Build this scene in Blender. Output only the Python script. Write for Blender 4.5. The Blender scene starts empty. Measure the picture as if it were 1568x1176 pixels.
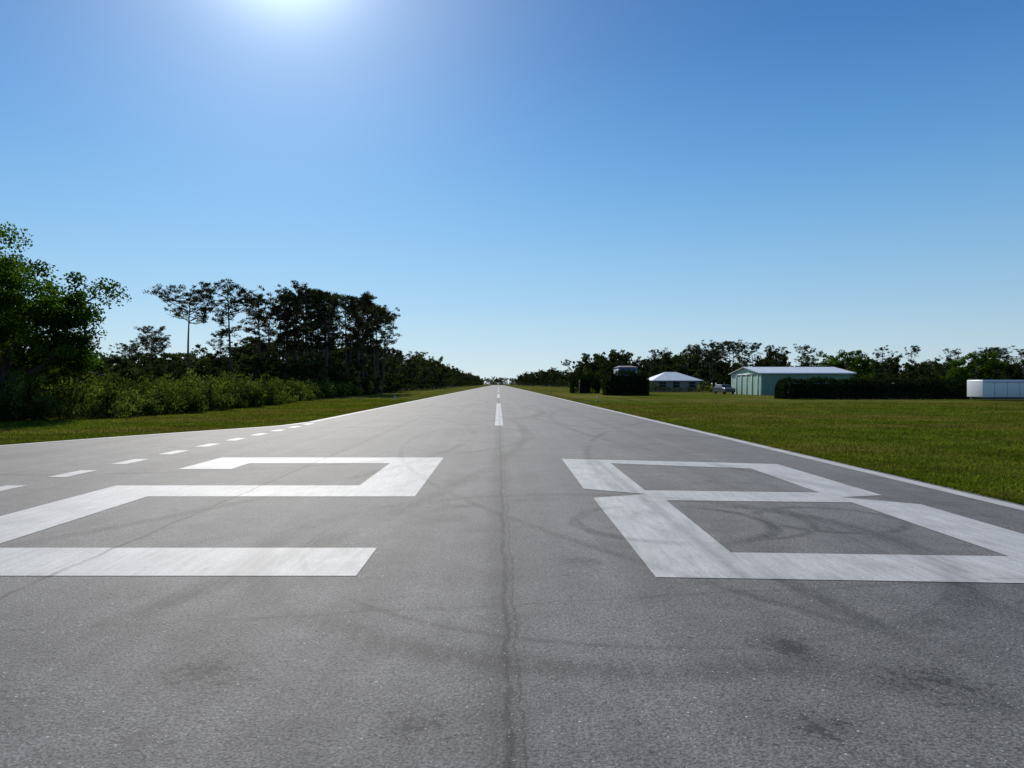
import bpy, math, numpy as np
from mathutils import Vector
R = math.radians
rng = np.random.default_rng(7)
scene = bpy.context.scene
scene.view_settings.view_transform = 'Standard'
scene.view_settings.look = 'None'
scene.view_settings.exposure = 0

# ------------------------------------------------------------------ camera
cam_d = bpy.data.cameras.new("camera")
cam = bpy.data.objects.new("camera", cam_d)
scene.collection.objects.link(cam)
cam.location = (0, 0, 1.6)
cam.rotation_euler = (R(90), 0, 0)
cam_d.lens = 24.98
cam_d.sensor_width = 36
cam_d.shift_x = 0.0134
cam_d.clip_end = 9000
cam_d.clip_start = 0.05
scene.camera = cam

# ------------------------------------------------------------------ light
AZ, EL = -17.0, 32.0
sd = Vector((math.sin(R(AZ))*math.cos(R(EL)), math.cos(R(AZ))*math.cos(R(EL)), math.sin(R(EL))))
sl = bpy.data.lights.new("sun", 'SUN')
sl.energy = 4.6; sl.angle = R(0.53); sl.color = (1.0, 0.95, 0.86)
so = bpy.data.objects.new("sun", sl); scene.collection.objects.link(so)
so.rotation_euler = sd.to_track_quat('Z', 'Y').to_euler()
so.location = (-20, 60, 60)

w = bpy.data.worlds.new("World"); scene.world = w; w.use_nodes = True
nt = w.node_tree; nt.nodes.clear()
L = nt.links.new
sky = nt.nodes.new('ShaderNodeTexSky'); sky.sky_type = 'NISHITA'
sky.sun_disc = False; sky.sun_elevation = R(EL); sky.sun_rotation = R(AZ)
sky.altitude = 0; sky.air_density = 1.0; sky.dust_density = 0.05; sky.ozone_density = 3
def wm(op, a, b=0.0):
    n = nt.nodes.new('ShaderNodeMath'); n.operation = op
    for i, v in enumerate((a, b)):
        if hasattr(v, 'links'): L(v, n.inputs[i])
        else: n.inputs[i].default_value = v
    return n.outputs[0]
tc = nt.nodes.new('ShaderNodeTexCoord')
sx = nt.nodes.new('ShaderNodeSeparateXYZ'); L(tc.outputs['Generated'], sx.inputs[0])
rp = nt.nodes.new('ShaderNodeValToRGB'); L(sx.outputs[2], rp.inputs[0])
cr_ = rp.color_ramp; cr_.interpolation = 'B_SPLINE'
stops = [(0.0, (.66, .80, .87)), (.05, (.54, .75, .89)), (.11, (.38, .65, .89)), (.20, (.22, .51, .85)), (.30, (.115, .36, .75)), (.42, (.048, .215, .57)), (.6, (.02, .11, .38)), (1, (.015, .08, .30))]
for i, (p, c) in enumerate(stops):
    el = cr_.elements[i] if i < 2 else cr_.elements.new(p)
    el.position = p; el.color = (*c, 1)
dt = nt.nodes.new('ShaderNodeVectorMath'); dt.operation = 'DOT_PRODUCT'
nz = nt.nodes.new('ShaderNodeVectorMath'); nz.operation = 'NORMALIZE'; L(tc.outputs['Generated'], nz.inputs[0])
L(nz.outputs[0], dt.inputs[0]); dt.inputs[1].default_value = sd
d = wm('MAXIMUM', dt.outputs['Value'], 0.0)
glow = wm('ADD', wm('ADD', wm('MULTIPLY', wm('POWER', d, 12), .14), wm('MULTIPLY', wm('POWER', d, 48), .38)), wm('MULTIPLY', wm('POWER', d, 330), 1.3))
gv = nt.nodes.new('ShaderNodeVectorMath'); gv.operation = 'SCALE'; gv.inputs[0].default_value = (.91, 1.0, .96); L(glow, gv.inputs['Scale'])
az = wm('ADD', .76, wm('MULTIPLY', wm('POWER', d, 2), .26))
rs = nt.nodes.new('ShaderNodeVectorMath'); rs.operation = 'SCALE'; L(rp.outputs[0], rs.inputs[0]); L(az, rs.inputs['Scale'])
ad = nt.nodes.new('ShaderNodeVectorMath'); ad.operation = 'ADD'; L(rs.outputs[0], ad.inputs[0]); L(gv.outputs[0], ad.inputs[1])
s10 = nt.nodes.new('ShaderNodeVectorMath'); s10.operation = 'SCALE'; L(ad.outputs[0], s10.inputs[0]); s10.inputs['Scale'].default_value = 10
mx = nt.nodes.new('ShaderNodeMix'); mx.data_type = 'RGBA'; mx.inputs[0].default_value = .88
L(sky.outputs[0], mx.inputs[6]); L(s10.outputs[0], mx.inputs[7])
bg = nt.nodes.new('ShaderNodeBackground'); bg.inputs[1].default_value = 0.10
wo = nt.nodes.new('ShaderNodeOutputWorld')
L(mx.outputs[2], bg.inputs[0]); L(bg.outputs[0], wo.inputs[0])

# ------------------------------------------------------------------ node helpers
class NB:
    def __init__(s, name):
        s.mat = bpy.data.materials.new(name); s.mat.use_nodes = True
        s.nt = s.mat.node_tree; s.nt.nodes.clear()
        s.out = s.nt.nodes.new('ShaderNodeOutputMaterial')
        s.pos = s.nt.nodes.new('ShaderNodeNewGeometry').outputs['Position']
        sp = s.nt.nodes.new('ShaderNodeSeparateXYZ'); s.nt.links.new(s.pos, sp.inputs[0])
        s.x, s.y, s.z = sp.outputs
    def put(s, sock, v):
        if hasattr(v, 'links'): s.nt.links.new(v, sock)
        else: sock.default_value = v
    def m(s, op, a, b=0.0, c=0.0, clamp=False):
        n = s.nt.nodes.new('ShaderNodeMath'); n.operation = op; n.use_clamp = clamp
        for i, v in enumerate((a, b, c)): s.put(n.inputs[i], v)
        return n.outputs[0]
    def noise(s, scale, detail=4, rough=0.55, stretch=None, vec=None):
        n = s.nt.nodes.new('ShaderNodeTexNoise')
        n.inputs['Scale'].default_value = scale; n.inputs['Detail'].default_value = detail
        n.inputs['Roughness'].default_value = rough
        v = vec or s.pos
        if stretch:
            mp = s.nt.nodes.new('ShaderNodeMapping'); mp.inputs['Scale'].default_value = stretch
            s.nt.links.new(v, mp.inputs[0]); v = mp.outputs[0]
        s.nt.links.new(v, n.inputs['Vector'])
        return n.outputs['Fac']
    def vor(s, scale):
        n = s.nt.nodes.new('ShaderNodeTexVoronoi'); n.inputs['Scale'].default_value = scale
        s.nt.links.new(s.pos, n.inputs['Vector']); return n
    def mr(s, v, a, b, c=0.0, d=1.0):
        n = s.nt.nodes.new('ShaderNodeMapRange')
        s.put(n.inputs[0], v)
        for i, k in enumerate((a, b, c, d)): n.inputs[i+1].default_value = k
        return n.outputs[0]
    def mix(s, f, a, b, mode='MIX'):
        n = s.nt.nodes.new('ShaderNodeMix'); n.data_type = 'RGBA'; n.blend_type = mode
        s.put(n.inputs[0], f)
        for i, v in ((6, a), (7, b)):
            if not hasattr(v, 'links') and len(v) == 3: v = (*v, 1)
            s.put(n.inputs[i], v)
        return n.outputs[2]
    def scale(s, col, f):
        n = s.nt.nodes.new('ShaderNodeVectorMath'); n.operation = 'SCALE'
        if hasattr(col, 'links'): s.nt.links.new(col, n.inputs[0])
        else: n.inputs[0].default_value = col[:3]
        s.put(n.inputs['Scale'], f); return n.outputs[0]
    def bsdf(s, col, rough=0.6, bump=None, bstr=0.3, bdist=0.01, metal=0.0, spec=0.5):
        b = s.nt.nodes.new('ShaderNodeBsdfPrincipled')
        if not hasattr(col, 'links') and len(col) == 3: col = (*col, 1)
        s.put(b.inputs['Base Color'], col); s.put(b.inputs['Roughness'], rough)
        b.inputs['Metallic'].default_value = metal
        b.inputs['Specular IOR Level'].default_value = spec
        if bump is not None:
            n = s.nt.nodes.new('ShaderNodeBump'); n.inputs['Strength'].default_value = bstr
            n.inputs['Distance'].default_value = bdist
            s.nt.links.new(bump, n.inputs['Height']); s.nt.links.new(n.outputs[0], b.inputs['Normal'])
        s.nt.links.new(b.outputs[0], s.out.inputs[0]); return s.mat

def simple(name, col, rough=0.6, var=0.12, sc=3.0, metal=0, spec=0.5):
    b = NB(name)
    f = b.mr(b.noise(sc, 5), 0.3, 0.7, 1-var, 1+var)
    return b.bsdf(b.scale(col, f), rough, metal=metal, spec=spec)

def seams(b, wob):
    """lane joints of the paving running along the runway, with cracks"""
    tot = None
    msk = b.mr(b.noise(2.2, 4, .7), .36, .50, .35, 1)
    for x0, wd, st in ((0.05, 0.016, 1.0), (0.115, 0.006, .8), (-3.72, 0.018, 1.0), (3.66, 0.008, 0.45)):
        d = b.m('ABSOLUTE', b.m('SUBTRACT', b.m('ADD', b.x, wob), x0))
        l = b.m('MULTIPLY', b.mr(d, wd*0.5, wd*2.0, 1, 0), st)
        tot = l if tot is None else b.m('MAXIMUM', tot, l)
    # faint crack across the slab
    d = b.m('ABSOLUTE', b.m('SUBTRACT', b.m('ADD', b.y, b.m('MULTIPLY', wob, 2.0)), b.m('ADD', 5.12, b.m('MULTIPLY', b.x, .17))))
    tot = b.m('MAXIMUM', tot, b.mr(d, .01, .035, .4, 0))
    return b.m('MULTIPLY', tot, msk)

def skids(b):
    """rubber marks of aircraft and cars, curved across the surface"""
    tot = None
    for cx, cy, r, wd, st in ((0.9, 7.1, 3.15, .20, .6), (1.1, 7.3, 3.0, .05, .5), (2.0, 8.2, 1.1, .12, .85), (2.6, 8.3, 1.0, .07, .65),
                              (40, 12, 38.2, .14, .6), (-31, 22, 30.2, .16, .6), (-60, 25, 60.9, .20, .6), (70, 30, 67.6, .18, .55),
                              (-8.5, 22, 9.5, .16, .55), (22, 34, 20.3, .2, .65), (24, 20, 26.5, .09, .55), (-14, 40, 16.5, .25, .7), (-26, 62, 25.0, .3, .7),
                              (17, 48, 15.2, .25, .65), (3.9, 8.4, 0.8, .10, .6)):
        dx = b.m('SUBTRACT', b.x, cx); dy = b.m('SUBTRACT', b.y, cy)
        d = b.m('SQRT', b.m('ADD', b.m('MULTIPLY', dx, dx), b.m('MULTIPLY', dy, dy)))
        d = b.m('ABSOLUTE', b.m('SUBTRACT', d, r))
        l = b.m('MULTIPLY', b.mr(d, wd*0.3, wd, 1, 0), st)
        tot = l if tot is None else b.m('MAXIMUM', tot, l)
    msk = b.mr(b.noise(0.4, 2), 0.36, 0.52, 0, 1)
    st = b.mr(b.noise(6, 3, stretch=(3, .4, 1)), 0.3, 0.6, 0.3, 1)
    return b.m('MULTIPLY', b.m('MULTIPLY', tot, msk), st)

# ---- asphalt
b = NB("asphalt")
wob = b.m('MULTIPLY', b.m('SUBTRACT', b.noise(0.9, 7, 0.78), 0.5), 0.22)
big_n = b.noise(0.8, 7, .75)
f = b.mr(b.noise(0.35, 4), 0.3, 0.7, 0.82, 1.16)
f = b.m('MULTIPLY', f, b.mr(b.noise(2.5, 5, .6), 0.3, 0.7, 0.84, 1.16))
f = b.m('MULTIPLY', f, b.mr(b.noise(1.0, 4, .6, stretch=(1.8, .03, 1)), 0.3, 0.7, 0.78, 1.15))
fine = b.noise(60, 3, .75)
f = b.m('MULTIPLY', f, b.mr(fine, 0.35, 0.65, 0.38, 1.62))
f = b.m('MULTIPLY', f, b.mr(big_n, 0.55, 0.70, 1.0, 0.58))
pn = b.noise(16, 4, .7)
# oil stains / ravelled spots
stn = None
for cx, cy, r in ((-.36, 3.35, .28), (-1.57, 3.95, .34), (2.35, 3.8, .40), (1.75, 4.3, .30), (.75, 6.4, .25), (-2.6, 3.6, .3), (1.5, 3.3, .22), (-.5, 9.3, .3)):
    dx = b.m('SUBTRACT', b.x, cx); dy = b.m('SUBTRACT', b.y, cy)
    dd = b.m('SQRT', b.m('ADD', b.m('MULTIPLY', dx, dx), b.m('MULTIPLY', dy, dy)))
    l = b.mr(dd, 0, r, 1, 0); stn = l if stn is None else b.m('MAXIMUM', stn, l)
stn = b.m('MULTIPLY', stn, b.mr(big_n, .38, .6, .1, 1.4))
f = b.m('MULTIPLY', f, b.m('SUBTRACT', 1, b.m('MULTIPLY', stn, .38)))
pit = b.mr(b.m('ADD', pn, b.m('MULTIPLY', stn, .16)), 0.60, 0.67, 0.0, 1)
f = b.m('MULTIPLY', f, b.m('SUBTRACT', 1, b.m('MULTIPLY', pit, .55)))
f = b.m('MULTIPLY', f, b.m('SUBTRACT', 1, b.m('MULTIPLY', seams(b, wob), 0.68)))
wide = b.mr(b.m('ABSOLUTE', b.m('ADD', b.m('SUBTRACT', b.x, .03), b.m('MULTIPLY', wob, 1.8))), 0.03, 0.20, 0.66, 1.0)
f = b.m('MULTIPLY', f, wide)
f = b.m('MULTIPLY', f, b.m('SUBTRACT', 1, b.m('MULTIPLY', skids(b), 0.85)))
def specks(sc, lo, hi, rad):
    v = b.vor(sc); s = b.mr(v.outputs['Distance'], rad, rad+.12, 1, 0)
    c = b.nt.nodes.new('ShaderNodeSeparateColor'); b.nt.links.new(v.outputs['Color'], c.inputs[0])
    return b.m('MULTIPLY', s, b.mr(c.outputs[0], lo, hi, 0, 1))
spk = b.m('MAXIMUM', specks(60, .86, .9, .14), specks(26, .94, .96, .10))
col = b.scale((0.138, 0.132, 0.124), f)
col = b.mix(b.m('MULTIPLY', spk, 0.85), col, (0.55, 0.54, 0.52))
M_asph = b.bsdf(col, 0.74, bump=fine, bstr=0.8, bdist=0.008, spec=0.30)

# ---- paint
def paint(name, wear, base=0.66):
    b = NB(name)
    wob = b.m('MULTIPLY', b.m('SUBTRACT', b.noise(0.9, 7, 0.78), 0.5), 0.22)
    f = b.mr(b.noise(1.5, 5, .6), 0.3, 0.7, 0.82, 1.08)
    f = b.m('MULTIPLY', f, b.mr(b.noise(3, 5, .6, stretch=(5, .5, 1)), 0.35, 0.7, 1.04, 0.78))
    fine = b.noise(60, 3, .75)
    f = b.m('MULTIPLY', f, b.mr(fine, 0.35, 0.65, 0.84, 1.1))
    col = b.scale((base, base*.985, base*0.93), f)
    chips = b.mr(b.noise(35, 6, .78), wear, wear+0.05, 0, 1)
    s = b.m('MAXIMUM', b.m('MULTIPLY', chips, 0.75), b.m('MULTIPLY', seams(b, wob), 0.75))
    s = b.m('MAXIMUM', s, b.m('MULTIPLY', skids(b), 0.7))
    d = b.m('ABSOLUTE', b.m('SUBTRACT', b.x, 2.02))
    s = b.m('MAXIMUM', s, b.m('MULTIPLY', b.mr(d, 0.02, 0.11, .42, 0), b.mr(b.noise(3, 3), .3, .5, .3, 1)))
    d = b.m('ABSOLUTE', b.m('SUBTRACT', b.x, b.m('ADD', -1.62, b.m('MULTIPLY', b.y, .015))))
    s = b.m('MAXIMUM', s, b.m('MULTIPLY', b.mr(d, 0.02, 0.16, .25, 0), b.mr(b.noise(4, 3), .35, .6, 0, 1)))
    col = b.mix(s, col, (0.13, 0.128, 0.125))
    return b.bsdf(col, 0.65, bump=fine, bstr=0.5, bdist=0.005, spec=0.25)
M_paint = paint("white_runway_paint", 0.585, .53)
M_paint2 = paint("worn_line_paint", 0.56, 0.53)

# ---- grass ground
b = NB("grass_ground")
n1 = b.noise(0.06, 5); n2 = b.noise(0.9, 6, .6); n3 = b.noise(14, 5, .7)
col = b.mix(b.mr(n1, .38, .62), (0.070, 0.100, 0.010), (0.098, 0.122, 0.017))
col = b.mix(b.m('MULTIPLY', b.mr(b.noise(0.10, 6, .62, stretch=(.6, 1.6, 1)), .45, .60), 0.85), col, (0.165, 0.128, 0.042))
col = b.scale(col, b.mr(n2, .3, .7, .66, 1.30))
col = b.scale(col, b.mr(n3, .3, .7, .55, 1.4))
col = b.scale(col, b.mr(b.noise(1.0, 3, stretch=(.9, .015, 1)), .38, .62, .70, 1.18))
M_grass = b.bsdf(col, 1.0, bump=b.noise(22, 6, .75), bstr=1.0, bdist=0.05, spec=0.0)

def foliage(name, c1, c2, tr=0.4, tcol=None, nsc=0.5, dry=None):
    b = NB(name)
    at = b.nt.nodes.new('ShaderNodeAttribute'); at.attribute_name = 'shade'
    f = b.m('MULTIPLY', b.mr(at.outputs['Fac'], 0, 1, 0.42, 1.6), b.mr(b.noise(nsc, 2), .3, .7, .7, 1.3))
    oi = b.nt.nodes.new('ShaderNodeObjectInfo').outputs['Random']
    col = b.mix(b.mr(b.noise(nsc*2.3, 2), .35, .65), c1, c2)
    if dry: col = b.mix(b.m('MULTIPLY', b.mr(b.noise(0.10, 6, .62, stretch=(.6, 1.6, 1)), .45, .60), 0.7), col, dry)
    col = b.scale(col, f); col = b.scale(col, b.mr(oi, 0, 1, .85, 1.15))
    d = b.nt.nodes.new('ShaderNodeBsdfDiffuse'); b.nt.links.new(col, d.inputs[0])
    t = b.nt.nodes.new('ShaderNodeBsdfTranslucent')
    tc = b.mix(1.0, col, tcol or (1.2, 1.4, .6), 'MULTIPLY'); b.nt.links.new(tc, t.inputs[0])
    ms = b.nt.nodes.new('ShaderNodeMixShader'); ms.inputs[0].default_value = tr
    b.nt.links.new(d.outputs[0], ms.inputs[1]); b.nt.links.new(t.outputs[0], ms.inputs[2])
    b.nt.links.new(ms.outputs[0], b.out.inputs[0]); return b.mat
M_leaf = foliage("broad_leaves", (0.028, 0.056, 0.010), (0.058, 0.094, 0.013), .45)
M_needle = foliage("pine_needles", (0.030, 0.038, 0.015), (0.052, 0.058, 0.020), .28, (1.15, 1.15, .7))
M_far = foliage("distant_leaves", (0.028, 0.041, 0.016), (0.054, 0.068, 0.022), .28, (1.1, 1.15, .7), .15)
M_shrub = foliage("shrub_leaves", (0.042, 0.060, 0.014), (0.088, 0.108, 0.026), .42, (1.2, 1.3, .6), nsc=.35)
M_hedge = foliage("hedge_leaves", (0.014, 0.025, 0.010), (0.027, 0.042, 0.012), .15)
M_blade = foliage("grass_blades", (0.076, 0.104, 0.010), (0.118, 0.138, 0.020), .42, (1.1, 1.15, .5), .4, (0.15, 0.115, 0.035))
M_bark = simple("bark", (0.085, 0.065, 0.050), .9, .35, 6)
M_dark = simple("dark_twigs", (0.02, 0.025, 0.012), .95)

# ------------------------------------------------------------------ mesh helpers
def quads_obj(name, V, F, mats, midx=None, shade=None, link=True, smooth=False):
    me = bpy.data.meshes.new(name)
    V = np.asarray(V, np.float32); F = np.asarray(F, np.int32); n = len(F); k = F.shape[1]
    me.vertices.add(len(V)); me.vertices.foreach_set('co', V.ravel())
    me.loops.add(n*k); me.loops.foreach_set('vertex_index', F.ravel())
    me.polygons.add(n); me.polygons.foreach_set('loop_start', np.arange(0, n*k, k, dtype=np.int32))
    for m_ in mats: me.materials.append(m_)
    if midx is not None: me.polygons.foreach_set('material_index', np.asarray(midx, np.int32))
    if shade is not None:
        a = me.attributes.new('shade', 'FLOAT', 'FACE'); a.data.foreach_set('value', np.asarray(shade, np.float32))
    me.update(calc_edges=True)
    if not link: return me
    ob = bpy.data.objects.new(name, me); scene.collection.objects.link(ob); return ob

class Acc:
    def __init__(s): s.V = []; s.F = []; s.M = []; s.S = []; s.n = 0
    def add(s, V, F, mi, sh):
        s.V.append(V); s.F.append(F+s.n); s.M.append(np.full(len(F), mi)); s.S.append(np.broadcast_to(sh, (len(F),))); s.n += len(V)
    def arrays(s): return np.concatenate(s.V), np.concatenate(s.F), np.concatenate(s.M), np.concatenate(s.S)
    def tube(s, P, Rr, mi=0, k=6):
        P = np.asarray(P, float); n = len(P)
        a = np.linspace(0, 2*np.pi, k, endpoint=False)
        V = []
        for i in range(n):
            t = P[min(i+1, n-1)]-P[max(i-1, 0)]; t /= (np.linalg.norm(t)+1e-9)
            u = np.cross(t, (0.31, 0.9, 0.2) if abs(t[2]) > .8 else (0, 0, 1)); u /= np.linalg.norm(u); v = np.cross(t, u)
            V.append(P[i]+Rr[i]*(np.outer(np.cos(a), u)+np.outer(np.sin(a), v)))
        F = [[i*k+j, i*k+(j+1) % k, (i+1)*k+(j+1) % k, (i+1)*k+j] for i in range(n-1) for j in range(k)]
        s.add(np.concatenate(V), np.array(F), mi, .5)
    def leaves(s, C, size, mi, rg, aspect=.5, sh=None, up=0.0):
        n = len(C)
        a = rg.normal(size=(n, 3)); a[:, 2] += up; a /= np.linalg.norm(a, axis=1)[:, None]
        q = rg.normal(size=(n, 3)); bb = np.cross(a, q); bb /= np.linalg.norm(bb, axis=1)[:, None]
        L = size*rg.uniform(.6, 1.3, (n, 1))
        a = a*L*.5; bb = bb*L*.5*aspect
        V = np.stack([C-a, C+bb, C+a, C-bb], 1).reshape(-1, 3)
        s.add(V, np.arange(4*n).reshape(n, 4), mi, rg.uniform(0, 1, n) if sh is None else np.clip(sh+rg.normal(0, .15, n), 0, 1))

def clump(rg, c, r, n, flat=.7):
    d = rg.normal(size=(n, 3)); d /= np.linalg.norm(d, axis=1)[:, None]
    rr = rg.uniform(0, 1, (n, 1))**.5
    return np.asarray(c)+d*rr*np.array([r, r, r*flat])

def broad(seed, h, wd, nlimb=9, ncl=60, nleaf=90, ls=.25, base=.18, mats=(0, 1), tr=None, k=6, low=-.75, cmul=1.0):
    """broadleaf tree: forked trunk, limbs, irregular crown of leaf clumps"""
    rg = np.random.default_rng(seed); A = Acc()
    tr = tr or h*.028
    top = np.array([rg.normal(0, .04)*h, rg.normal(0, .04)*h, h*.5])
    A.tube([(0, 0, -.2), (top[0]*.3, top[1]*.3, h*base), top, top*1.55], [tr*1.25, tr, tr*.6, tr*.2], mats[0], k)
    ends = []
    for i in range(nlimb):
        az = 2*np.pi*(i+rg.uniform(-.3, .3))/nlimb*2.0; t0 = rg.uniform(base, .6)
        p0 = top*min(t0/.5, 1.2); p0 = np.array([p0[0], p0[1], h*t0])
        L = wd*.5*rg.uniform(.6, 1.0); z1 = h*min(.93, t0+rg.uniform(.12, .42))
        p2 = np.array([math.cos(az)*L, math.sin(az)*L, z1]); pm = (p0+p2)/2+np.array([0, 0, -h*.03])
        A.tube([p0, pm, p2], [tr*.5, tr*.33, tr*.1], mats[0], 5)
        ends += [p2, pm*.35+p2*.65]
    ends = np.array(ends)
    for i in range(ncl):
        if rg.random() < .5:
            c = ends[rg.integers(len(ends))]+rg.normal(0, .07, 3)*h
        else:
            ph = rg.uniform(0, 2*np.pi); ct = rg.uniform(low, 1); st = math.sqrt(max(0, 1-ct*ct*.8)) if ct < 0 else math.sqrt(1-ct*ct); r_ = rg.uniform(.5, 1)
            c = np.array([math.cos(ph)*st*wd*.44*r_, math.sin(ph)*st*wd*.44*r_, h*.58+ct*h*.36*r_])
        r = rg.uniform(.05, .12)*(h+wd)*.5*cmul
        c[2] = min(c[2], h-r*.6)
        s_ = rg.uniform(.1, .9)
        n = int(nleaf*rg.uniform(.6, 1.3))
        A.leaves(clump(rg, c, r, n), ls, mats[1], rg, .6, sh=np.full(n, s_))
    return A

def pine(seed, h, crown=.45, spread=.2, nbr=26, nleaf=70, ls=.38, mats=(0, 1), tk=7, tr=None):
    """tall southern pine: bare trunk, irregular crown of ascending branches with needle tufts"""
    rg = np.random.default_rng(seed); A = Acc()
    tr = tr or h*.0125
    lean = rg.normal(0, .03, 2)*h; bend = rg.normal(0, .015, 2)*h
    def tp(t): return np.array([lean[0]*t+bend[0]*math.sin(3*t), lean[1]*t+bend[1]*math.sin(3*t), h*t*.96])
    ts = np.linspace(0, 1, 8)
    A.tube([tp(t)-(np.array([0, 0, .2]) if t == 0 else 0) for t in ts], [tr*(1.15-.95*t) for t in ts], mats[0], tk)
    for i in range(nbr):
        t = 1-crown*(rg.random()**1.1) if i > 4 else rg.uniform(.8, .97)
        p0 = tp(t); az = rg.uniform(0, 2*np.pi)
        u = (1-t)/crown
        L = h*spread*(.35+.75*math.sin(min(1, u*1.15+.18)*np.pi*.75))*rg.uniform(.5, 1.15)
        rise = L*rg.uniform(.05, .75)
        p2 = p0+np.array([math.cos(az)*L, math.sin(az)*L, rise]); p2[2] = min(p2[2], h*.985)
        pm = p0*.5+p2*.5+np.array([0, 0, -L*.08])+rg.normal(0, .04, 3)*L
        A.tube([p0, pm, p2], [tr*.36, tr*.24, tr*.08], mats[0], 4)
        for j in range(rg.integers(3, 6)):
            f_ = rg.uniform(.45, 1.05); c = p0+(p2-p0)*f_+rg.normal(0, .11, 3)*L+np.array([0, 0, .02*h])
            r = h*rg.uniform(.018, .042)
            A.tube([pm*.4+p2*.6 if f_ > .7 else pm, c], [tr*.1, tr*.05], mats[0], 3)
            n = int(nleaf*.33*rg.uniform(.5, 1.3))
            A.leaves(clump(rg, c, r, n, .6), ls, mats[1], rg, .25, sh=np.full(n, rg.uniform(.1, .9)), up=.4)
    return A

def place(A, name, loc, rotz=0, s=1, mats=(M_bark, M_leaf), cache={}):
    key = id(A)
    if key not in cache:
        V, F, M, S = A.arrays(); cache[key] = quads_obj(name, V, F, mats, M, S, link=False); cache[('k', key)] = A
    ob = bpy.data.objects.new(name, cache[key]); scene.collection.objects.link(ob)
    ob.location = (loc[0], loc[1], 0); ob.rotation_euler = (0, 0, rotz)
    ob.scale = (s, s, s) if np.isscalar(s) else s
    return ob

def boxm(name, x0, x1, y0, y1, z0, z1, mat, parent=None, bev=0.0):
    V = [(x, y, z) for z in (z0, z1) for y in (y0, y1) for x in (x0, x1)]
    F = [(0, 2, 3, 1), (4, 5, 7, 6), (0, 1, 5, 4), (2, 6, 7, 3), (0, 4, 6, 2), (1, 3, 7, 5)]
    ob = quads_obj(name, V, F, [mat])
    if bev:
        md = ob.modifiers.new("bevel", 'BEVEL'); md.width = bev; md.segments = 3
    if parent: ob.parent = parent
    return ob
def poly(name, V, F, mat, parent=None):
    me = bpy.data.meshes.new(name); me.from_pydata(V, [], F); me.materials.append(mat)
    ob = bpy.data.objects.new(name, me); scene.collection.objects.link(ob)
    if parent: ob.parent = parent
    return ob
def empty(name, loc=(0, 0, 0), rz=0):
    e = bpy.data.objects.new(name, None); scene.collection.objects.link(e); e.location = loc; e.rotation_euler = (0, 0, rz); return e

# ------------------------------------------------------------------ ground, runway, markings
S = 6000
poly("ground", [(-S, -300, 0), (S, -300, 0), (S, S, 0), (-S, S, 0)], [(0, 1, 2, 3)], M_grass)
LE = [(-40, 2), (-26, 7.5), (-18, 11.8), (-14.6, 15.0), (-12.95, 18.2), (-11.85, 20.6), (-10.2, 23.7), (-9.1, 25.6), (-8.3, 27.3), (-7.95, 29.5), (-7.95, 34), (-7.95, 980)]
rv = [(x-.12, y+.10, .004) for x, y in LE]
rr = [(6.95, y, .004) for x, y in LE]
V = rv+rr; n = len(LE)
F = [(i, n+i, n+i+1, i+1) for i in range(n-1)]
V += [(-60, -25, .004), (6.95, -25, .004), (-60, 2.1, .004)]
F += [(2*n, 2*n+1, n, 0), (2*n, 0, 2*n+2)]
poly("runway", V, F, M_asph)

def ribbon(name, pts, wd, z, mat):
    P = np.array(pts, float); T = np.gradient(P, axis=0); T /= np.linalg.norm(T, axis=1)[:, None]
    N = np.stack([-T[:, 1], T[:, 0]], 1)*wd/2
    A_ = np.c_[P+N, np.full(len(P), z)]; B_ = np.c_[P-N, np.full(len(P), z)]
    k = len(P); return poly(name, [tuple(v) for v in np.r_[A_, B_]], [(k+i, k+i+1, i+1, i) for i in range(k-1)], mat)
def cr(P, m=6):
    P = [P[0]]+list(P)+[P[-1]]; o = []
    for i in range(1, len(P)-2):
        p = [np.array(q, float) for q in P[i-1:i+3]]
        for t in np.linspace(0, 1, m, endpoint=False):
            o.append(.5*(2*p[1]+(p[2]-p[0])*t+(2*p[0]-5*p[1]+4*p[2]-p[3])*t*t+(3*p[1]-p[0]-3*p[2]+p[3])*t**3))
    o.append(np.array(P[-1], float)); return o
ribbon("taxiway_edge_line", cr(LE[:10]), .22, .008, M_paint2)
ribbon("runway_edge_line", [(-7.82, 29.6), (-7.82, 100), (-7.82, 970)], .2, .008, M_paint2)
ribbon("runway_edge_line", [(6.72, -20), (6.72, 100), (6.72, 970)], .24, .008, M_paint2)
V = []; F = []
def q(x0, y0, x1, y1):
    k = len(V); V.extend([(x0, y0, .008), (x1, y0, .008), (x1, y1, .008), (x0, y1, .008)]); F.append((k, k+1, k+2, k+3))
y = 27.2
while y < 950: q(-.13, y, .19, y+31); y += 54
poly("runway_centreline", V, F, M_paint)
V = []; F = []
for i in range(11): q(-7.72, 8.25+1.96*i, -7.40, 9.2+1.96*i)
poly("taxiway_dashed_line", V, F, M_paint)
V = []; F = []
q(-6, 14.27, -1.18, 15.4); q(-6, 13.3, -5, 14.27); q(-2.18, 11.16, -1.18, 14.27); q(-6, 10.06, -1.18, 11.16)
q(-6, 6.91, -4.97, 10.06); q(-6, 5.9, -1.18, 6.91)
poly("runway_number_2", V, F, M_paint)
a = [(1.35, 15.14), (5.55, 14.15), (5.5, 10.18), (4.82, 10.0), (5.6, 9.41), (5.55, 5.6), (1.30, 5.86), (1.33, 9.95), (2.15, 10.28), (1.30, 10.81)]
i1 = [(2.26, 14.27), (4.76, 13.39), (4.71, 10.42), (2.2, 10.65)]
i2 = [(2.30, 9.73), (4.76, 9.56), (4.72, 6.57), (2.2, 6.72)]
V = [(*p, .008) for p in a+i1+i2]
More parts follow.
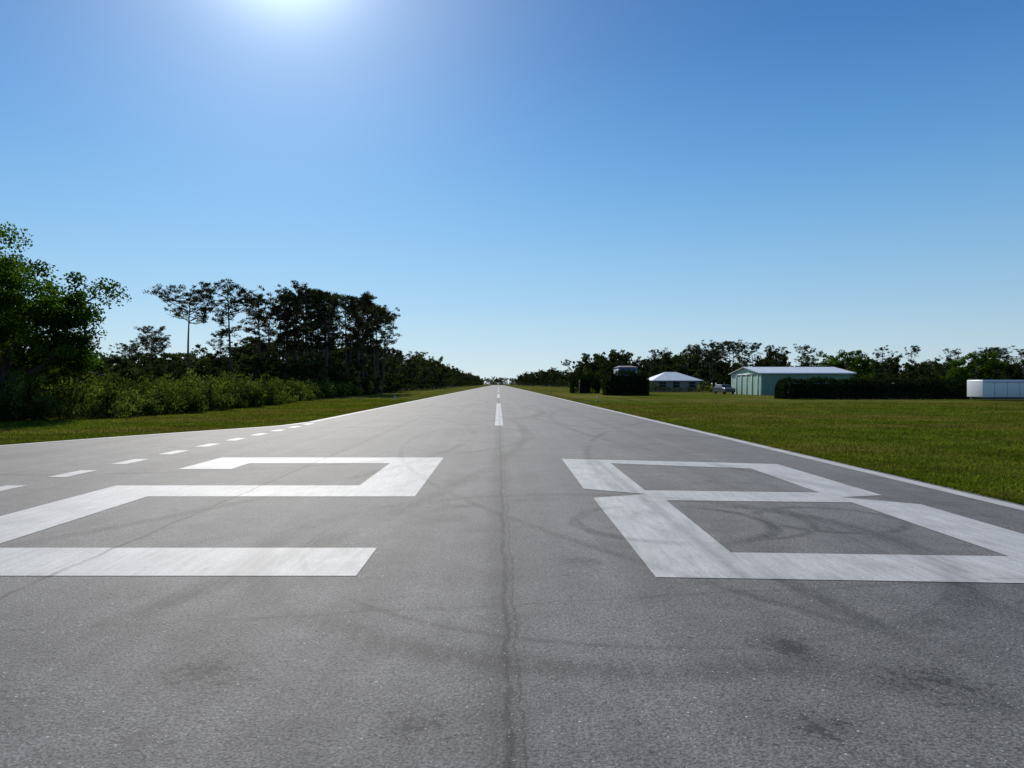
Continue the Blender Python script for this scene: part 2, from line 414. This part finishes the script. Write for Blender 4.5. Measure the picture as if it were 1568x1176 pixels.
F = [(0, 10, 11, 1), (1, 11, 12, 3, 2), (3, 12, 13, 8), (0, 9, 8, 13, 10), (8, 14, 15, 3), (3, 15, 16, 5, 4), (16, 17, 6, 5), (8, 7, 6, 17, 14)]
poly("runway_number_8", V, F, M_paint)

# ------------------------------------------------------------------ grass blades
def blades(name, X, Y, hmul=1.0):
    n = len(X); d = np.hypot(X, Y)
    h = rng.uniform(.02, .06, n)*hmul; wdt = .004+d*.00045
    az = rng.uniform(0, 2*np.pi, n); dx = np.cos(az)*wdt; dy = np.sin(az)*wdt
    lx = rng.normal(0, .03, n); ly = rng.normal(0, .03, n)
    V = np.stack([np.c_[X-dx, Y-dy, np.zeros(n)], np.c_[X+dx, Y+dy, np.zeros(n)], np.c_[X+lx, Y+ly, h]], 1).reshape(-1, 3)
    quads_obj(name, V, np.arange(3*n).reshape(n, 3), [M_blade], None, rng.uniform(0, 1, n))
n = 200000
Y = 5+55*rng.random(n)**1.6; X = 6.93+(Y*.9)*rng.random(n)**1.25
m = X < 4+Y*.78; X, Y = X[m], Y[m]
ne = 26000; Ye = 6+90*rng.random(ne)**1.7; Xe = 6.98+np.abs(rng.normal(0, .06, ne))+.03*np.sin(Ye*3.1)+.03*np.sin(Ye*1.3)
lp = np.array(LE); n2 = 110000
Yl = 12+60*rng.random(n2)**1.4; xe = np.interp(Yl, lp[:, 1], lp[:, 0]-.15)
Xl = xe-rng.random(n2)**1.3*14
mm = Xl > -Yl*.80-2
ne2 = 12000; Y2 = 14+70*rng.random(ne2)**1.5; X2 = np.interp(Y2, lp[:, 1], lp[:, 0]-.18)-np.abs(rng.normal(0, .06, ne2))
blades("grass", np.r_[X, Xe, Xl[mm], X2], np.r_[Y, Ye, Yl[mm], Y2])

# ------------------------------------------------------------------ left side vegetation
big = broad(11, 9.3, 8.8, 18, 210, 240, .17, .10, low=-1, cmul=.95)
place(big, "oak_tree", (-23.3, 33.5), .4, 1)
big2 = broad(12, 7.8, 7.5, 11, 100, 220, .18, .1, low=-1)
place(big2, "oak_tree", (-28.0, 35.5), 1.4, 1)
place(big2, "oak_tree", (-24.6, 37.5), 3.1, (.62, .62, .55))

PV = [pine(20+i, 15, crown=c, spread=s_, nbr=nb, nleaf=95, ls=.42) for i, (c, s_, nb) in
      enumerate(((.42, .22, 30), (.55, .17, 36), (.62, .15, 39), (.30, .30, 38), (.5, .19, 34)))]
pines = [(-39.2, 90, 13.6, 3), (-35.6, 95, 15.0, 0), (-43.8, 90, 8.8, 0), (-47, 97, 8.0, 3), (-42, 108, 10, 1), (-33.0, 100, 14.2, 1), (-31, 103, 15, 2),
         (-28.6, 100, 15.6, 4), (-26.4, 98, 14.6, 2), (-24.3, 101, 14.8, 1), (-22.3, 104, 14.4, 4), (-20.6, 105, 15.0, 1), (-19.0, 110, 13.6, 0),
         (-31.5, 112, 15.5, 2), (-29.8, 114, 16.2, 1), (-27, 116, 16.4, 2), (-24.5, 118, 16.0, 4), (-22.6, 121, 15.6, 2),
         (-20.3, 124, 14.0, 1), (-35, 108, 13.0, 4), (-26, 108, 15.6, 1), (-21.5, 113, 15.0, 2), (-23.4, 97, 12.0, 4), (-29.6, 96, 12.5, 2), (-33.5, 114, 14.0, 2), (-19.6, 117, 14.5, 2)]
for i, (x, y, h, v) in enumerate(pines):
    place(PV[v], "pine_tree", (x, y), i*1.7, (h/15, h/15, h/15), (M_bark, M_needle))

# undergrowth and shrub belt
A = Acc(); rg = np.random.default_rng(5)
base_y = [16, 24, 29, 33.5, 40, 47, 60, 80, 102, 140]; base_x = [-26, -23, -20.3, -17.6, -16.6, -16.2, -17.2, -18.4, -19.0, -20]
for i in range(950):
    yy = 22+112*rg.random()**1.35; xx = np.interp(yy, base_y, base_x)-rg.random()**1.2*8-.5+rg.normal(0, .3)
    h = rg.uniform(.9, 2.2)*(1 if rg.random() < .8 else 1.35); r = rg.uniform(.4, 1.0)
    if xx > np.interp(yy, base_y, base_x)-1.2: h *= rg.uniform(.3, .85)
    for j in range(2):
        a_ = rg.uniform(0, 6.28); A.tube([(xx, yy, 0), (xx+math.cos(a_)*r*.5, yy+math.sin(a_)*r*.5, h*.9)], [.025, .008], 0, 3)
    n = int(250*min(1, (40/yy)**.7))
    C = clump(rg, (xx, yy, h*.52), 1, n, 1); C[:, :2] = (C[:, :2]-(xx, yy))*r+(xx, yy); C[:, 2] = .03+h*(.5+(C[:, 2]-h*.52)*.5)
    A.leaves(C, .11+yy*.0022, 1, rg, .4, sh=np.full(n, rg.uniform(.0, 1)), up=.8)
V, F, M, Sh = A.arrays(); quads_obj("shrub_belt", V, F, (M_dark, M_shrub), M, Sh)

def mass(name, specs, mats, seed=3):
    """one mesh holding a mass of distant trees. spec: x,y,h,kind,detail"""
    rg = np.random.default_rng(seed)
    lib = {}
    for det in (0, 1):
        for k in range(4):
            nl = (56, 22)[det]
            lib[('b', det, k)] = broad(50+k, 10, 9.0, 7, (46, 26)[det], nl, (.5, .9)[det], .12, k=4, low=-1).arrays()
            lib[('p', det, k)] = pine(60+k, 10, (.45, .6, .38, .55)[k], (.22, .2, .3, .24)[k], (20, 12)[det], (54, 30)[det], (.42, .75)[det], tk=4, tr=.14).arrays()
            lib[('u', det, k)] = broad(70+k, 10, 18, 4, (26, 16)[det], nl, (.9, 1.4)[det], .05, k=4, low=-1).arrays()
    A = Acc()
    for (x, y, h, kind, det) in specs:
        V, F, M, S_ = lib[(kind, det, rg.integers(4))]
        a_ = rg.uniform(0, 6.28); c, s_ = math.cos(a_), math.sin(a_); sc = h/10; sw = sc*rg.uniform(.85, 1.15)
        W = np.c_[(V[:, 0]*c-V[:, 1]*s_)*sw+x, (V[:, 0]*s_+V[:, 1]*c)*sw+y, V[:, 2]*sc]
        A.V.append(W); A.F.append(F+A.n); A.M.append(M); A.S.append(np.clip(S_+rg.uniform(-.25, .25), 0, 1)); A.n += len(W)
    V, F, M, S_ = A.arrays(); return quads_obj(name, V, F, mats, M, S_)

sp = []
U = rng.uniform
for i in range(80):   # undergrowth under the pine grove
    y = U(88, 130); sp.append((U(-46, -21-(y-88)*.02), y, U(3.5, 6.5), 'b', 0))
for i in range(24):
    y = U(100, 150); sp.append((U(-25, -19.5), y, U(2.2, 4), 'u', 0))
for i in range(60):
    y = U(45, 88); sp.append((U(-.62*y-6, -.38*y-7), y, U(2.6, 4.4), 'u' if U() < .5 else 'b', 0))
for i in range(60):   # behind, far left
    y = U(110, 170); sp.append((U(-.75*y-10, -.42*y), y, U(5, 8), 'b', 0))
for i in range(22):
    y = U(140, 185); sp.append((U(-.75*y, -.3*y), y, U(7, 10), 'p', 0))
mass("undergrowth", sp, (M_bark, M_far), 4)

sp = []
for i in range(280):  # left woods along the runway
    y = 128+820*(i/280)**1.5; dx = U(0, 1)**1.6*34
    hh = (U(8.0, 10.5) if y < 200 else U(9.5, 12.8))
    sp.append((-22-dx-(3 if y > 300 else 0), y+U(-6, 6), hh*(.92 if dx < 6 else 1), 'p' if U() < .4 else 'b', 0 if y < 240 else 1))
    if i % 2 == 0: sp.append((-20.5-U(0, 5), y, U(2.5, 4.5), 'u', 0 if y < 240 else 1))
for i in range(110):
    sp.append((U(-110, 110), U(1040, 1300), U(9, 13), 'b' if U() < .6 else 'p', 1))
for i in range(40):
    sp.append((U(-60, 60), U(1010, 1060), U(3, 5), 'u', 1))
mass("tree_line", sp, (M_bark, M_far), 6)

sp = []
for i in range(230):  # right woods along the runway
    y = 190+760*(i/230)**1.4; dx = U(0, 1)**1.5*50
    sp.append((30+dx+(-6 if y > 500 else 0), y+U(-6, 6), U(8.5, 12.0), 'p' if U() < .35 else 'b', 0 if y < 240 else 1))
    if i % 2 == 0: sp.append((28+U(0, 6), y, U(2.5, 4), 'u', 1))
for i in range(150):  # behind buildings
    t = U(.22, .86); y = U(170, 240); sp.append((t*y, y, U(5.8, 9.0), 'b', 0))
for i in range(90):
    t = U(.2, .86); y = U(156, 175); sp.append((t*y, y, U(3, 5.2), 'u' if U() < .5 else 'b', 0))
for t in np.r_[U(.27, .40, 14), U(.42, .66, 5), U(.66, .8, 12)]:
    y = U(165, 200); sp.append((t*y, y, U(10.4, 12.2)*(y/182)*(1 if t < .42 else .90), 'p', 0))
for t in (.212, .222, .243, .258): sp.append((t*200, 200, U(8, 9), 'p', 0))
mass("tree_line", sp, (M_bark, M_far), 8)
oakr = broad(31, 9, 11, 10, 110, 110, .34, .1, low=-1)
place(oakr, "oak_tree", (73, 148), 0, .98)
place(oakr, "oak_tree", (101, 150), 2, (1, 1, .95))
# garden shrubs around the houses
sp = []
for x, y, h in ((30.2, 141, 2.2), (31.6, 140, 1.6), (33.5, 139.5, 1.3), (39.4, 140, 1.7), (41.3, 141, 2.3), (42.5, 138, 1.6), (36.0, 125, 1.5), (35.8, 118, 1.2), (43.6, 135, 1.4), (28.4, 142, 2.4), (26.2, 143, 2.6), (24, 142, 3.0), (22.6, 146, 3.2), (38.0, 128, 1.1), (37.6, 139.5, 1.2), (35.4, 139, 1.1)):
    sp.append((x, y, h, 'u' if h < 1.8 else 'b', 0))
mass("garden_shrubs", sp, (M_bark, M_shrub), 9)

# ------------------------------------------------------------------ hedges
def hedge(name, x0, x1, y0, y1, h, n, ls=.2, sh=.8):
    A = Acc(); rg = np.random.default_rng(int(abs(x0)*10)+3)
    V = np.array([(x, y, z) for z in (0.05, h-.35) for y in (y0+.4, y1-.4) for x in (x0+sh*.6+.2, x1-sh*.6-.2)])
    A.add(V, np.array([(0, 2, 3, 1), (4, 5, 7, 6), (0, 1, 5, 4), (2, 6, 7, 3), (0, 4, 6, 2), (1, 3, 7, 5)]), 0, .5)
    u = rg.random((n, 3)); P = np.c_[x0+(x1-x0)*u[:, 0], y0+(y1-y0)*u[:, 1], h*u[:, 2]]
    f = rg.integers(0, 5, n)
    P[f <= 1, 1] = y0+rg.uniform(-.1, .3, (f <= 1).sum()); P[f == 2, 2] = h+rg.normal(0, .1, (f == 2).sum())
    P[f == 3, 0] = x0+rg.uniform(-.1, .4, (f == 3).sum()); P[f == 4, 0] = x1+rg.uniform(-.4, .1, (f == 4).sum())
    P[:, 2] *= 1+.06*np.sin(P[:, 0]*1.7+x0)+.05*np.sin(P[:, 0]*4.1)
    e = np.clip(np.minimum(P[:, 0]-x0, x1-P[:, 0]), 0, sh)/sh; P[:, 2] *= .72+.28*np.sqrt(1-(1-e)**2)
    A.leaves(P, ls, 1, rg, .6)
    V, F, M, S_ = A.arrays(); quads_obj(name, V, F, (M_dark, M_hedge), M, S_)
hedge("hedge", 15.1, 21.0, 99, 103, 3.15, 9000, sh=.8)
hedge("hedge", 12.7, 17.4, 122, 126, 2.8, 7000, sh=2.2)
hedge("hedge", 30.4, 50.5, 75.5, 78, 2.0, 22000, sh=1.2)

# ------------------------------------------------------------------ buildings
def corr(name, col, rough=.45, per=5.0, metal=0, axis='x'):
    b = NB(name)
    src = {'x': b.x, 'y': b.y}[axis]
    wv = b.m('SINE', b.m('MULTIPLY', src, per*2*math.pi))
    c = b.scale(col, b.m('MULTIPLY', b.mr(b.noise(1.2, 5), .3, .7, .88, 1.08), b.mr(wv, -1, 1, .93, 1.05)))
    return b.bsdf(c, rough, bump=wv, bstr=.5, bdist=.02, metal=metal)
M_wallg = corr("teal_metal_siding_shaded", (0.15, 0.27, 0.20), .5, 2)  # hangar siding darkened in colour for the shaded front wall
M_wallg2 = corr("teal_metal_siding_sunlit", (0.38, 0.56, 0.43), .5, 2, axis='y')  # same siding, colour lightened to carry the sun on the gable end
M_roofw = corr("white_metal_roof", (0.74, 0.75, 0.73), .35, 1.6)
M_trim = simple("white_trim", (0.7, 0.7, 0.68), .5, .06)
M_glass = simple("window_glass", (0.03, 0.04, 0.05), .1, .1)
M_bluew = simple("blue_grey_wall", (0.10, 0.14, 0.19), .7)
M_wallw = simple("tan_wall", (0.26, 0.23, 0.19), .8)
M_roofg = simple("grey_roof", (0.07, 0.08, 0.09), .8)
M_white = simple("white_vehicle_paint", (0.72, 0.73, 0.74), .3, .04)
M_silver = simple("dark_vehicle_paint", (0.10, 0.11, 0.12), .35, .04)
M_rub = simple("tyre_rubber", (0.02, 0.02, 0.02), .8)
M_grey = simple("dark_grey_metal", (0.08, 0.08, 0.085), .5)

# hangar
hg = empty("metal_hangar")
x0, x1, y0, y1, e, r = 37.7, 50.9, 102, 115, 3.15, 4.05
ym = (y0+y1)/2
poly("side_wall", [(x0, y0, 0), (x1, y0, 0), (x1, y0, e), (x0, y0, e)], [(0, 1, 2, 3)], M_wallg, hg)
poly("back_wall", [(x0, y1, 0), (x1, y1, 0), (x1, y1, e), (x0, y1, e)], [(3, 2, 1, 0)], M_wallg, hg)
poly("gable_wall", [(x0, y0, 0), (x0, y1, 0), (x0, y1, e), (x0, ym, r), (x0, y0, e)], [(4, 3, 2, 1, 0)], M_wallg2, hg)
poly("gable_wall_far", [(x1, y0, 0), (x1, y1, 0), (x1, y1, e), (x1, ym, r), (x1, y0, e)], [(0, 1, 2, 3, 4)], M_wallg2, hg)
o = .35; t_ = .09
for nm, ya, za, yb, zb in (("roof_front", y0-o, e-.05, ym, r+.05), ("roof_back", y1+o, e-.05, ym, r+.05)):
    xs = (x0-o, x1+o)
    V = [(x, y, z+dz) for x in xs for (y, z) in ((ya, za), (yb, zb)) for dz in (.02, .02+t_)]
    poly(nm, V, [(0, 1, 3, 2), (4, 6, 7, 5), (1, 5, 7, 3), (0, 2, 6, 4), (0, 4, 5, 1), (2, 3, 7, 6)], M_roofw, hg)
boxm("gutter", x0-.3, x1+.3, y0-.5, y0-.36, e-.14, e+.0, M_trim, hg)
boxm("corner_trim", x0-.06, x0+.12, y0-.05, y0-.003, 0, e-.15, M_trim, hg)
for i in range(5):
    yy = y0+1.1+i*2.3
    boxm("door_rib_%d" % i, x0-.10, x0-.004, yy, yy+.10, 0, 2.95, M_trim, hg)
boxm("door_header", x0-.12, x0-.004, y0+.8, y1-.8, 2.96, 3.12, M_trim, hg)
boxm("entry_door", 40.2, 41.2, y0-.05, y0-.004, 0.02, 2.1, M_trim, hg)
for i in range(3):
    boxm("window_%d" % i, 43+i*2.6, 44.1+i*2.6, y0-.04, y0-.004, 1.2, 2.1, M_glass, hg)
    boxm("window_frame_%d" % i, 42.92+i*2.6, 44.18+i*2.6, y0-.07, y0-.045, 2.1, 2.2, M_trim, hg)

# white roofed house
hs = empty("white_roofed_house")
x0, x1, y0, y1 = 31.4, 40.6, 143, 153
boxm("walls", x0, x1, y0, y1, 0, 2.28, M_wallw, hs)
o = .6; e = 2.3; rx0, rx1, ry, rz = 34.8, 37.0, 148, 4.1
poly("hip_roof", [(x0-o, y0-o, e), (x1+o, y0-o, e), (x1+o, y1+o, e), (x0-o, y1+o, e), (rx0, ry, rz), (rx1, ry, rz)],
     [(0, 1, 5, 4), (1, 2, 5), (2, 3, 4, 5), (3, 0, 4), (3, 2, 1, 0)], M_roofw, hs)
boxm("fascia", x0-o-.02, x1+o+.02, y0-o-.04, y0-o-.003, e-.12, e+.02, M_trim, hs)
for i, xx in enumerate((32.4, 35.2, 38.4)):
    boxm("window_%d" % i, xx, xx+1.3, y0-.05, y0-.004, .9, 2.0, M_glass, hs)
    boxm("window_sill_%d" % i, xx-.1, xx+1.4, y0-.09, y0-.004, .8, .895, M_wallw, hs)
# blue two storey house
bh = empty("blue_grey_house")
x0, x1, y0, y1 = 26.0, 29.8, 152, 160
boxm("walls", x0, x1, y0, y1, 0, 5.2, M_bluew, bh)
poly("roof", [(x0-.15, y0-.15, 5.22), (x1+.15, y0-.15, 5.22), (x1+.15, y1+.15, 5.22), (x0-.15, y1+.15, 5.22), (x0+.6, 156, 5.6), (x1-.6, 156, 5.6)],
     [(0, 1, 5, 4), (1, 2, 5), (2, 3, 4, 5), (3, 0, 4), (3, 2, 1, 0)], M_roofg, bh)
for i, xx in enumerate((26.4, 27.6, 28.8)):
    boxm("window_%d" % i, xx, xx+.7, y0-.05, y0-.004, 3.7, 4.7, M_glass, bh)
    boxm("window_trim_%d" % i, xx-.06, xx+.76, y0-.08, y0-.004, 4.7, 4.76, M_bluew, bh)

# wheels
def wheel(name, x, y, r, wd, par, axis='y'):
    k = 18
    prof = [(0, .0), (r*.45, .0), (r*.6, .03), (r, .02), (r, wd-.02), (r*.6, wd-.0), (0, wd)]
    V = []
    for rr_, o_ in prof:
        for j in range(k):
            a_ = 2*math.pi*j/k
            V.append((x+math.cos(a_)*rr_, y+o_, r+math.sin(a_)*rr_) if axis == 'y' else (x+o_, y+math.cos(a_)*rr_, r+math.sin(a_)*rr_))
    F = [(i*k+j, i*k+(j+1) % k, (i+1)*k+(j+1) % k, (i+1)*k+j) for i in range(len(prof)-1) for j in range(k)]
    return poly(name, V, F, M_rub, par)
# white cargo trailer at the right edge
tr = empty("white_trailer")
boxm("body", 46.4, 54.5, 68, 70.4, .32, 2.0, M_white, tr, .08)
boxm("roof_rail", 46.6, 54.3, 67.96, 67.998, 1.76, 1.80, M_grey, tr)
boxm("skirt", 46.7, 54.3, 68.05, 70.3, .1, .318, M_grey, tr)
for i in range(6): boxm("seam_%d" % i, 47.5+i*1.2, 47.52+i*1.2, 67.985, 67.999, .42, 1.74, M_grey, tr)
for i, xx in enumerate((51.6, 52.5)): wheel("wheel_%d" % i, xx, 67.94, .36, .22, tr)
# parked car
def car(loc, rz):
    c = empty("parked_car", loc, rz)
    prof = [(-2.1, .35), (-2.15, .75), (-1.95, .95), (-1.1, 1.05), (-.5, 1.48), (1.2, 1.5), (1.75, 1.1), (2.1, 1.0), (2.12, .4)]
    V = [(s*.86*(1 if z < 1.2 else .86), yy, z) for s in (-1, 1) for yy, z in prof]; k = len(prof)
    F = [tuple(range(k-1, -1, -1)), tuple(range(k, 2*k))]+[(i, (i+1) % k, k+(i+1) % k, k+i) for i in range(k)]
    ob = poly("body", V, F, M_silver, c); md = ob.modifiers.new("b", 'BEVEL'); md.width = .06; md.segments = 3
    poly("windscreen", [(-.7, -1.09, 1.10), (.7, -1.09, 1.10), (.62, -.58, 1.45), (-.62, -.58, 1.45)], [(0, 1, 2, 3)], M_glass, c)
    for s in (-1, 1):
        poly("side_glass_%d" % (s+1), [(s*.845, -.85, 1.08), (s*.845, 1.5, 1.08), (s*.765, 1.1, 1.43), (s*.765, -.45, 1.43)], [(0, 1, 2, 3)], M_glass, c)
        for yy in (-1.35, 1.35): wheel("wheel", s*.78-.1, yy, .33, .2, c, 'x')
    boxm("grille", -.55, .55, -2.18, -2.14, .5, .72, M_grey, c)
car((35.6, 112, 0), .15)
# runway marker lights on the grass verges
def marker(x, y):
    e_ = empty("runway_light", (x, y, 0))
    A = Acc(); A.tube([(0, 0, 0), (0, 0, .28), (0, 0, .30), (0, 0, .38), (0, 0, .42)], [.03, .03, .09, .08, .01], 0, 10)
    V, F, M, S_ = A.arrays(); o_ = quads_obj("post_and_lamp", V, F, (M_trim,), M, S_); o_.parent = e_
    boxm("base", -.16, .16, -.16, .16, 0.006, .05, M_grey, e_)
for yy in (66, 126, 186): marker(9.2, yy); marker(-10.2, yy+4)
